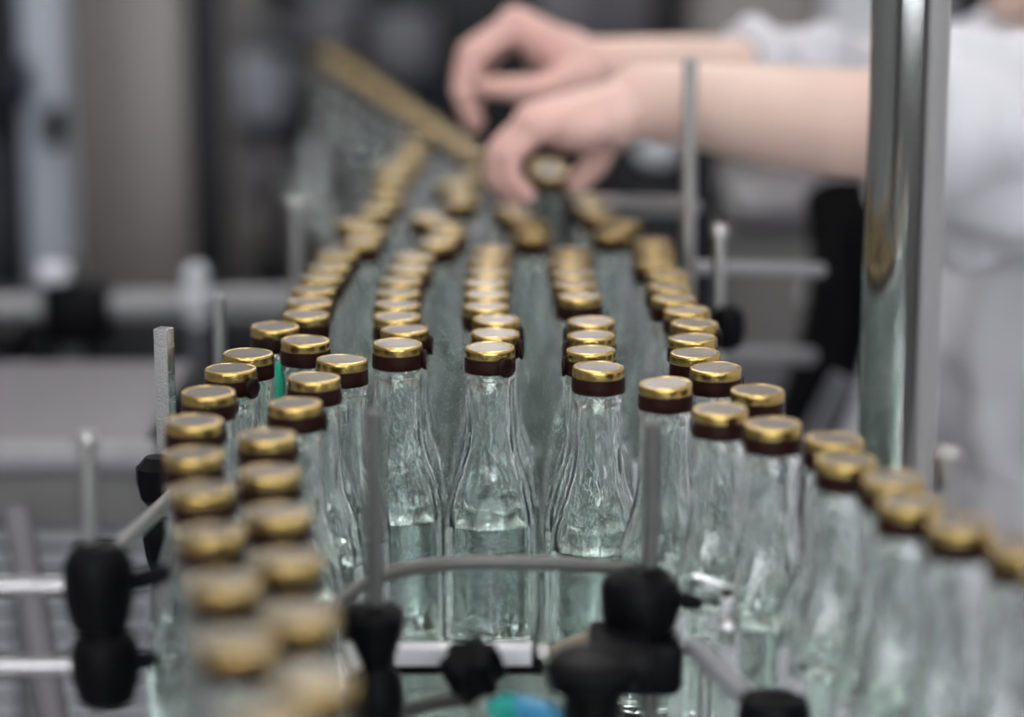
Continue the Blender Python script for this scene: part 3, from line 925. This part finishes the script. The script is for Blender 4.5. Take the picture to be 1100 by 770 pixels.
# --- right background: grey cabinet, light strip, dark machine under the arms
Y = 3.9
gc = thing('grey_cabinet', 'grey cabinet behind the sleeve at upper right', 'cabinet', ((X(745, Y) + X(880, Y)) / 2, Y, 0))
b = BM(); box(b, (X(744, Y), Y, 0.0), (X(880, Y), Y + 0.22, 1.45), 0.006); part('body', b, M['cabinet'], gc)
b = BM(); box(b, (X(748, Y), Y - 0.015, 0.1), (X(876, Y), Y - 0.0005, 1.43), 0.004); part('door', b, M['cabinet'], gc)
b = BM(); box(b, (X(882, Y), Y - 0.02, 0.0), (X(1010, Y), Y + 0.4, 1.45), 0.006)
tag(obj('pale_panel', b, M['pale']), 'pale panel between the grey cabinet and the column', 'panel')
b = BM(); box(b, (X(1012, Y), Y - 0.06, 0.0), (X(1150, Y), Y + 0.4, 1.45), 0.006)
tag(obj('dark_cabinet', b, M['dark']), 'dark cabinet above the shoulder of the white coat', 'cabinet')

Y = 2.75
dm = thing('drive_unit', 'black drive unit in the shade under the forearms', 'machine', (X(760, Y), Y + 0.1, 0))
b = BM(); box(b, (X(655, Y), Y, 0.0), (X(775, Y), Y + 0.3, Z(140, Y)), 0.02); part('housing', b, M['dark'], dm)
b = BM(); box(b, (X(776, Y), Y + 0.05, 0.0), (X(905, Y), Y + 0.3, Z(250, Y)), 0.012); part('side_housing', b, M['warm'], dm)
b = BM(); box(b, (X(790, Y), Y + 0.02, Z(246, Y)), (X(900, Y), Y + 0.3, Z(222, Y)), 0.012); part('shelf_plate', b, M['lilac'], dm)
b = BM(); box(b, (X(776, Y), Y + 0.02, Z(560, Y)), (X(905, Y), Y + 0.06, Z(400, Y)), 0.01); part('lower_panel', b, M['mid'], dm)
p = at(706, 166, Y - 0.03)
b = BM()
lathe(b, [(0.010, 0.006, -0.012), (0.021, 0.0135, -0.008), (0.024, 0.0155, 0.0), (0.021, 0.0135, 0.008), (0.010, 0.006, 0.012)], 24, Matrix.Translation((p.x, Y - 0.0125, p.z)) @ Matrix.Rotation(R(90), 4, 'X'))
part('oval_plate', b, M['pale'], dm, label='white oval plate')
for (xx, yy) in ((783, 318), (790, 292)):
    p = at(876, yy, Y)
b = BM(); p = at(872, 314, Y + 0.03); lathe(b, [(0.010, 0), (0.013, 0.004), (0.010, 0.016)], 16, axis_mtx(p, p + Vector((0, -1, 0)))); part('bolt', b, M['rail'], dm)
# black corrugated hose hanging at right
Y = 2.2
pts = [at(902, 215, 2.38), at(908, 262, 2.34), at(905, 320, 2.30), at(893, 375, 2.28), at(878, 425, 2.26), at(862, 470, 2.25), at(850, 540, 2.25), at(846, 640, 2.25)]
path = spline(pts, 12)
rr = [0.033 + 0.0022 * math.cos(i * 2.1) - 0.006 * max(0, (i / len(path) - 0.55)) for i in range(len(path))]
b = BM(); tube(b, path, rr, 22)
bh = obj('black_hose', b, M['rubber'], None, True, None)
tag(bh, 'thick black hose curving down beside the big column', 'hose')
p0, p1 = at(905, 405, 2.05), at(872, 470, 2.05)
b = BM(); tube(b, [p0, p0.lerp(p1, 0.5), p1, p1 + (p1 - p0)], 0.011, 14)
tag(obj('grey_strut', b, M['mid']), 'short grey strut in front of the black hose', 'strut')

# ================================================================ the worker
VOX = 0.0021


def ball(bm, c, r, s=(1, 1, 1), mtx=None, seg=20):
    t = bmesh.new()
    bmesh.ops.create_uvsphere(t, u_segments=seg, v_segments=seg // 2, radius=1)
    for v in t.verts:
        v.co = Vector((v.co.x * s[0] * r, v.co.y * s[1] * r, v.co.z * s[2] * r)) + Vector(c)
    if mtx:
        bmesh.ops.transform(t, matrix=mtx, verts=t.verts)
    merge(bm, t)


def limb(bm, pts, n=20):
    """pts: (point, radius) chain; smooth tapered union"""
    P = [Vector(p) for p, r in pts]
    rs = [r for p, r in pts]
    for p, r in zip(P, rs):
        ball(bm, p, r, seg=n)
    for i in range(len(P) - 1):
        lathe(bm, [(rs[i], 0), (rs[i + 1], (P[i + 1] - P[i]).length)], n, axis_mtx(P[i], P[i + 1]))


def remeshed(bm, vox, smooth_iter, fac=0.5):
    me = bpy.data.meshes.new('raw')
    bmesh.ops.recalc_face_normals(bm, faces=bm.faces[:])
    bm.to_mesh(me)
    bm.free()
    o = bpy.data.objects.new('raw', me)
    C.objects.link(o)
    r = o.modifiers.new('r', 'REMESH'); r.mode = 'VOXEL'; r.voxel_size = vox
    s = o.modifiers.new('s', 'SMOOTH'); s.iterations = smooth_iter; s.factor = fac
    dg = bpy.context.evaluated_depsgraph_get()
    out = bpy.data.meshes.new_from_object(o.evaluated_get(dg))
    bpy.data.objects.remove(o)
    bpy.data.meshes.remove(me)
    return out


def mesh_obj(name, me, m, parent, mats=()):
    me.materials.clear()
    me.materials.append(m)
    for x in mats:
        me.materials.append(x)
    me.transform(Matrix.Translation(-offset_of(parent)))
    for p in me.polygons:
        p.use_smooth = True
    o = bpy.data.objects.new(name, me)
    C.objects.link(o)
    o.parent = parent
    return o


YB = 2.16
pelvis = Vector((0.555, YB, 0.84))
waist = Vector((0.545, YB, 1.00))
chest = Vector((0.525, YB, 1.15))
neckb = Vector((0.500, YB, 1.262))
headc = Vector((0.447, YB, 1.408))
# near arm (left) and far arm (right)
sh_n, sh_f = Vector((0.500, YB - 0.165, 1.215)), Vector((0.500, YB + 0.165, 1.225))
el_n = at(972, 134, 1.90)
el_f = at(985, 100, 2.26)
wr_n = at(690, 110, 1.955)
wr_f = at(632, 74, 2.13)

bb = BM()
# torso, neck, legs
for c, r, s in ((pelvis, 0.15, (0.82, 1.12, 0.85)), (waist, 0.125, (0.85, 1.12, 1.1)), (chest, 0.14, (0.80, 1.18, 0.95)), (neckb - Vector((0, 0, 0.03)), 0.085, (0.8, 1.6, 0.6))):
    ball(bb, c, r, s)
limb(bb, [(neckb - Vector((0, 0, 0.02)), 0.055), (headc + Vector((0.02, 0, -0.07)), 0.050)])
for s in (-1, 1):
    hip = pelvis + Vector((0.0, s * 0.085, -0.04))
    kn_ = Vector((0.545, YB + s * 0.095, 0.45)); an = Vector((0.57, YB + s * 0.10, 0.085))
    limb(bb, [(hip, 0.085), (hip.lerp(kn_, 0.5), 0.070), (kn_, 0.052), (kn_.lerp(an, 0.3) + Vector((0.012, 0, 0)), 0.053), (an, 0.036)])
    limb(bb, [(an + Vector((0.02, 0, -0.045)), 0.030), (an + Vector((-0.14, 0, -0.055)), 0.026)])
# head, looking down at the bottles (face towards -x)
HM = Matrix.Translation(headc) @ Matrix.Rotation(R(-24), 4, 'Y')
ball(bb, (0.008, 0, 0.018), 0.1, (0.92, 0.74, 0.92), HM)
ball(bb, (-0.025, 0, -0.045), 0.1, (0.60, 0.58, 0.62), HM)
ball(bb, (-0.062, 0, -0.092), 0.022, (1, 1.1, 0.9), HM)
limbp = [((-0.082, 0, 0.018), 0.009), ((-0.098, 0, -0.018), 0.012), ((-0.088, 0, -0.028), 0.013)]
limb(bb, [(HM @ Vector(p), r) for p, r in limbp])
for s in (-1, 1):
    ball(bb, (0.012, s * 0.076, -0.008), 0.03, (0.65, 0.28, 1.05), HM)
    ball(bb, (-0.068, s * 0.034, -0.022), 0.026, (0.8, 1, 0.9), HM)
    ball(bb, (-0.076, s * 0.030, 0.030), 0.018, (0.7, 1.5, 0.45), HM)
ball(bb, (-0.081, 0, -0.058), 0.016, (0.7, 1.5, 0.55), HM)
# upper arms and forearms
limb(bb, [(sh_n, 0.055), (el_n, 0.044)])
limb(bb, [(sh_f, 0.055), (el_f, 0.039)])
limb(bb, [(el_n, 0.0430), (at(905, 133, 1.905), 0.0425), (at(840, 126, 1.92), 0.0400), (at(760, 115, 1.94), 0.0345), (wr_n, 0.0300)])
limb(bb, [(el_f, 0.0390), (at(820, 86, 2.18), 0.0370), (at(720, 76, 2.15), 0.0300), (wr_f, 0.0260)])

# --- near (left) hand, palm down, little finger side to the camera
YH = 1.925
def hand(bm, wrist, joints, thumb, extra):
    for chain in joints:
        kn0 = chain[0][0]
        limb(bm, [(wrist.lerp(kn0, 0.12), 0.0220), (wrist.lerp(kn0, 0.55), 0.0185), (kn0, chain[0][1] + 0.003)])
        limb(bm, chain)
    limb(bm, thumb)
    for c, r, s in extra:
        ball(bm, c, r, s)


def chain(pts, radii):
    return [(at(*p), r) for p, r in zip(pts, radii)]


fr_ = (0.0108, 0.0096, 0.0086, 0.0076)
near = [
    chain([(580, 137, 1.905), (549, 168, 1.903), (549, 193, 1.904), (566, 209, 1.906)], (0.0100, 0.0088, 0.0080, 0.0070)),
    chain([(572, 131, 1.926), (540, 165, 1.924), (538, 194, 1.924), (556, 212, 1.926)], fr_),
    chain([(570, 129, 1.948), (536, 160, 1.946), (532, 190, 1.946), (548, 210, 1.948)], fr_),
    chain([(577, 130, 1.970), (545, 158, 1.969), (545, 184, 1.969), (562, 203, 1.968)], fr_),
]
# thumb leaves the side of the palm near the wrist and hangs down behind the lifted cap
nthumb = chain([(668, 128, 1.972), (650, 150, 1.982), (639, 176, 1.984), (618, 198, 1.978)], (0.0190, 0.0150, 0.0112, 0.0088))
hand(bb, wr_n, near, nthumb, [(at(618, 134, 1.935), 0.030, (1.2, 1.15, 0.72)), (at(650, 128, 1.945), 0.030, (1.1, 1.1, 0.80))])

# --- far (right) hand, thumb side to the camera, index and thumb pinching
far = [
    chain([(556, 27, 2.115), (510, 58, 2.108), (498, 100, 2.106), (511, 132, 2.108)], (0.0118, 0.0104, 0.0092, 0.0080)),
    chain([(553, 24, 2.138), (504, 56, 2.132), (495, 96, 2.130), (506, 128, 2.130)], (0.0118, 0.0104, 0.0092, 0.0080)),
    chain([(556, 26, 2.161), (512, 54, 2.156), (500, 90, 2.154), (506, 116, 2.154)], (0.0112, 0.0100, 0.0088, 0.0078)),
    chain([(566, 32, 2.182), (528, 56, 2.178), (514, 84, 2.176), (514, 104, 2.176)], (0.0100, 0.0088, 0.0078, 0.0070)),
]
fthumb = chain([(620, 84, 2.108), (585, 96, 2.092), (552, 95, 2.086), (522, 93, 2.092)], (0.0180, 0.0140, 0.0108, 0.0085))
hand(bb, wr_f, far, fthumb, [(at(600, 55, 2.145), 0.028, (1.15, 1.1, 0.75))])

person = thing('person', 'worker in a white coat reaching over the bottles with both hands', 'person', (0.60, YB, 0))
body = mesh_obj('body', remeshed(bb, VOX, 7), M['skin'], person)

# finger nails (far thumb, index; near thumb)
nb_ = BM()
# eyes, brows, lips
b = BM()
for s in (-1, 1):
    ball(b, (-0.074, s * 0.031, 0.010), 0.0105, (1, 1, 1), HM)
part('eye', b, M['eye'], person)
b = BM()
for s in (-1, 1):
    ball(b, (-0.0835, s * 0.031, 0.007), 0.0042, (0.6, 1, 1), HM)
part('iris', b, M['dark'], person)
b = BM(); ball(b, (-0.0905, 0, -0.054), 0.0055, (0.7, 3.6, 0.7), HM); ball(b, (-0.0895, 0, -0.062), 0.006, (0.7, 3.2, 0.8), HM); part('lips', b, M['lips'], person)
b = BM()
for s in (-1, 1):
    ball(b, (-0.087, s * 0.031, 0.034), 0.006, (0.6, 2.6, 0.5), HM)
part('eyebrows', b, M['hair'], person)
# hair under a white cap
hb_ = BM()
ball(hb_, (0.022, 0, 0.022), 0.1, (0.97, 0.83, 0.97), HM)
ball(hb_, (0.065, 0, -0.05), 0.045, (1, 1.2, 1), HM)
part('hair', hb_, M['hair'], person)
cb_ = BM()
lathe(cb_, [(0.093, 0.082, 0.0), (0.100, 0.088, 0.006), (0.103, 0.091, 0.02), (0.100, 0.088, 0.045), (0.082, 0.072, 0.068), (0.045, 0.04, 0.080), (0.01, 0.01, 0.083)], 40,
      HM @ Matrix.Translation((0.012, 0, 0.048)) @ Matrix.Rotation(R(8), 4, 'Y'))
part('cap', cb_, M['cap_cloth'], person)

# coat: trunk, skirt, sleeves
cc = BM()
for c, r, s in ((pelvis + Vector((0, 0, 0.02)), 0.185, (0.90, 1.16, 0.9)), (waist + Vector((-0.02, 0, 0)), 0.165, (0.98, 1.15, 1.1)),
                (chest + Vector((-0.005, 0, -0.01)), 0.165, (0.90, 1.15, 0.92)), (neckb - Vector((-0.01, 0, 0.045)), 0.10, (0.92, 1.75, 0.62))):
    ball(cc, c, r, s)
lathe(cc, [(0.185, 0.255, 0), (0.180, 0.235, 0.2), (0.165, 0.20, 0.42)], 40, Matrix.Translation((0.552, YB, 0.46)))
limb(cc, [(sh_n, 0.078), (sh_n.lerp(el_n, 0.5) + Vector((0, 0, -0.012)), 0.078)])
ve = (el_n - sh_n).normalized()
e_end = sh_n.lerp(el_n, 1.06)
lathe(cc, [(0.078, 0), (0.076, 0.7), (0.070, 1.0)], 28, axis_mtx(sh_n.lerp(el_n, 0.4) + Vector((0, 0, -0.014)), e_end) @ Matrix.Diagonal((1, 1, (e_end - sh_n.lerp(el_n, 0.4)).length, 1)))
# loose hanging fold under the near sleeve
limb(cc, [(sh_n + Vector((-0.02, -0.01, -0.05)), 0.060), (at(1043, 205, 1.945), 0.046), (at(1040, 268, 1.95), 0.022)])
limb(cc, [(sh_f, 0.072), (el_f, 0.048)])
cuff = at(788, 82, 2.172)
lathe(cc, [(0.048, 0), (0.048, 0.5), (0.046, 1.0)], 28, axis_mtx(el_f, cuff) @ Matrix.Diagonal((1, 1, (cuff - el_f).length, 1)))
lathe(cc, [(0.046, 0), (0.0525, 0.003), (0.0535, 0.012), (0.052, 0.022), (0.046, 0.026)], 28, axis_mtx(cuff, el_f))
cme = remeshed(cc, 0.006, 6)
from mathutils import noise as _n
for v, nn in [(v, v.normal.copy()) for v in cme.vertices]:
    p = v.co
    f = 0.6 * _n.noise(Vector((p.x * 20, p.y * 20, p.z * 4.0))) + 0.35 * _n.noise(Vector((p.x * 9 + p.z * 14, p.y * 20, p.z * 10 - p.x * 8)))
    v.co = p + nn * (0.009 if (p.y > 2.2 and p.x < 0.44) else 0.030 if p.z > 0.9 else 0.018) * f
coat = mesh_obj('coat', cme, M['coat'], person)
b = BM()
lathe(b, [(0.068, 0.074, 0), (0.079, 0.088, -0.012), (0.083, 0.095, -0.008), (0.066, 0.070, 0.022), (0.061, 0.066, 0.022)], 32, Matrix.Translation(neckb + Vector((0.012, 0, 0.004))) @ Matrix.Rotation(R(-22), 4, 'Y'))
part('collar', b, M['coat'], person)
for i in range(4):
    zz = 1.14 - i * 0.12
    b = BM(); xx = min((v.co.x for v in cme.vertices if abs(v.co.z - zz) < 0.01 and abs(v.co.y) < 0.02), default=-0.2)
    lathe(b, [(0.007, 0), (0.008, 0.001), (0.007, 0.003)], 16, axis_mtx((0.60 + xx - 0.0005, YB, zz), (0.60 + xx - 1, YB, zz))); part('button', b, M['rail'], person)
for s in (-1, 1):
    b = BM()
    kn_ = Vector((0.545, YB + s * 0.095, 0.45)); an = Vector((0.57, YB + s * 0.10, 0.09))
    tube(b, [kn_ + Vector((0, 0, 0.1)), kn_, kn_.lerp(an, 0.4) + Vector((0.008, 0, 0)), an], [0.072, 0.068, 0.066, 0.060], 24)
    part('trouser_leg', b, M['trousers'], person)
    b = BM()
    t = bmesh.new()
    ball(t, (0.57 - 0.055, YB + s * 0.10, 0.045), 0.05, (2.6, 0.95, 0.9))
    for v in t.verts:
        v.co.z = max(v.co.z, 0.0015)
    merge(b, t)
    part('shoe', b, M['shoe'], person)

# ================================================================ camera, world, view
cd = bpy.data.cameras.new('camera')
cam = bpy.data.objects.new('camera', cd)
C.objects.link(cam)
cam.location = CAM
cam.rotation_euler = (R(90) - TILT, 0, 0)
cd.sensor_width = 36
cd.lens = 36 * FPX / 1100
cd.clip_start = 0.05
cd.dof.use_dof = True
cd.dof.focus_distance = 1.46
cd.dof.aperture_fstop = cd.lens / 1000 / 0.039
bpy.context.scene.camera = cam

w = bpy.data.worlds.new('hall_air')
bpy.context.scene.world = w
w.use_nodes = True
w.node_tree.nodes['Background'].inputs['Color'].default_value = (0.6, 0.62, 0.65, 1)
w.node_tree.nodes['Background'].inputs['Strength'].default_value = 0.05
sc = bpy.context.scene
sc.view_settings.view_transform = 'Standard'
sc.view_settings.look = 'None'
sc.view_settings.gamma = 1
sc.view_settings.use_curve_mapping = False
sc.view_settings.exposure = 0.04
cy = sc.cycles
cy.max_bounces = 28
cy.transmission_bounces = 26
cy.glossy_bounces = 10
cy.diffuse_bounces = 3
cy.transparent_max_bounces = 12
cy.sample_clamp_indirect = 25.0
cy.use_denoising = True
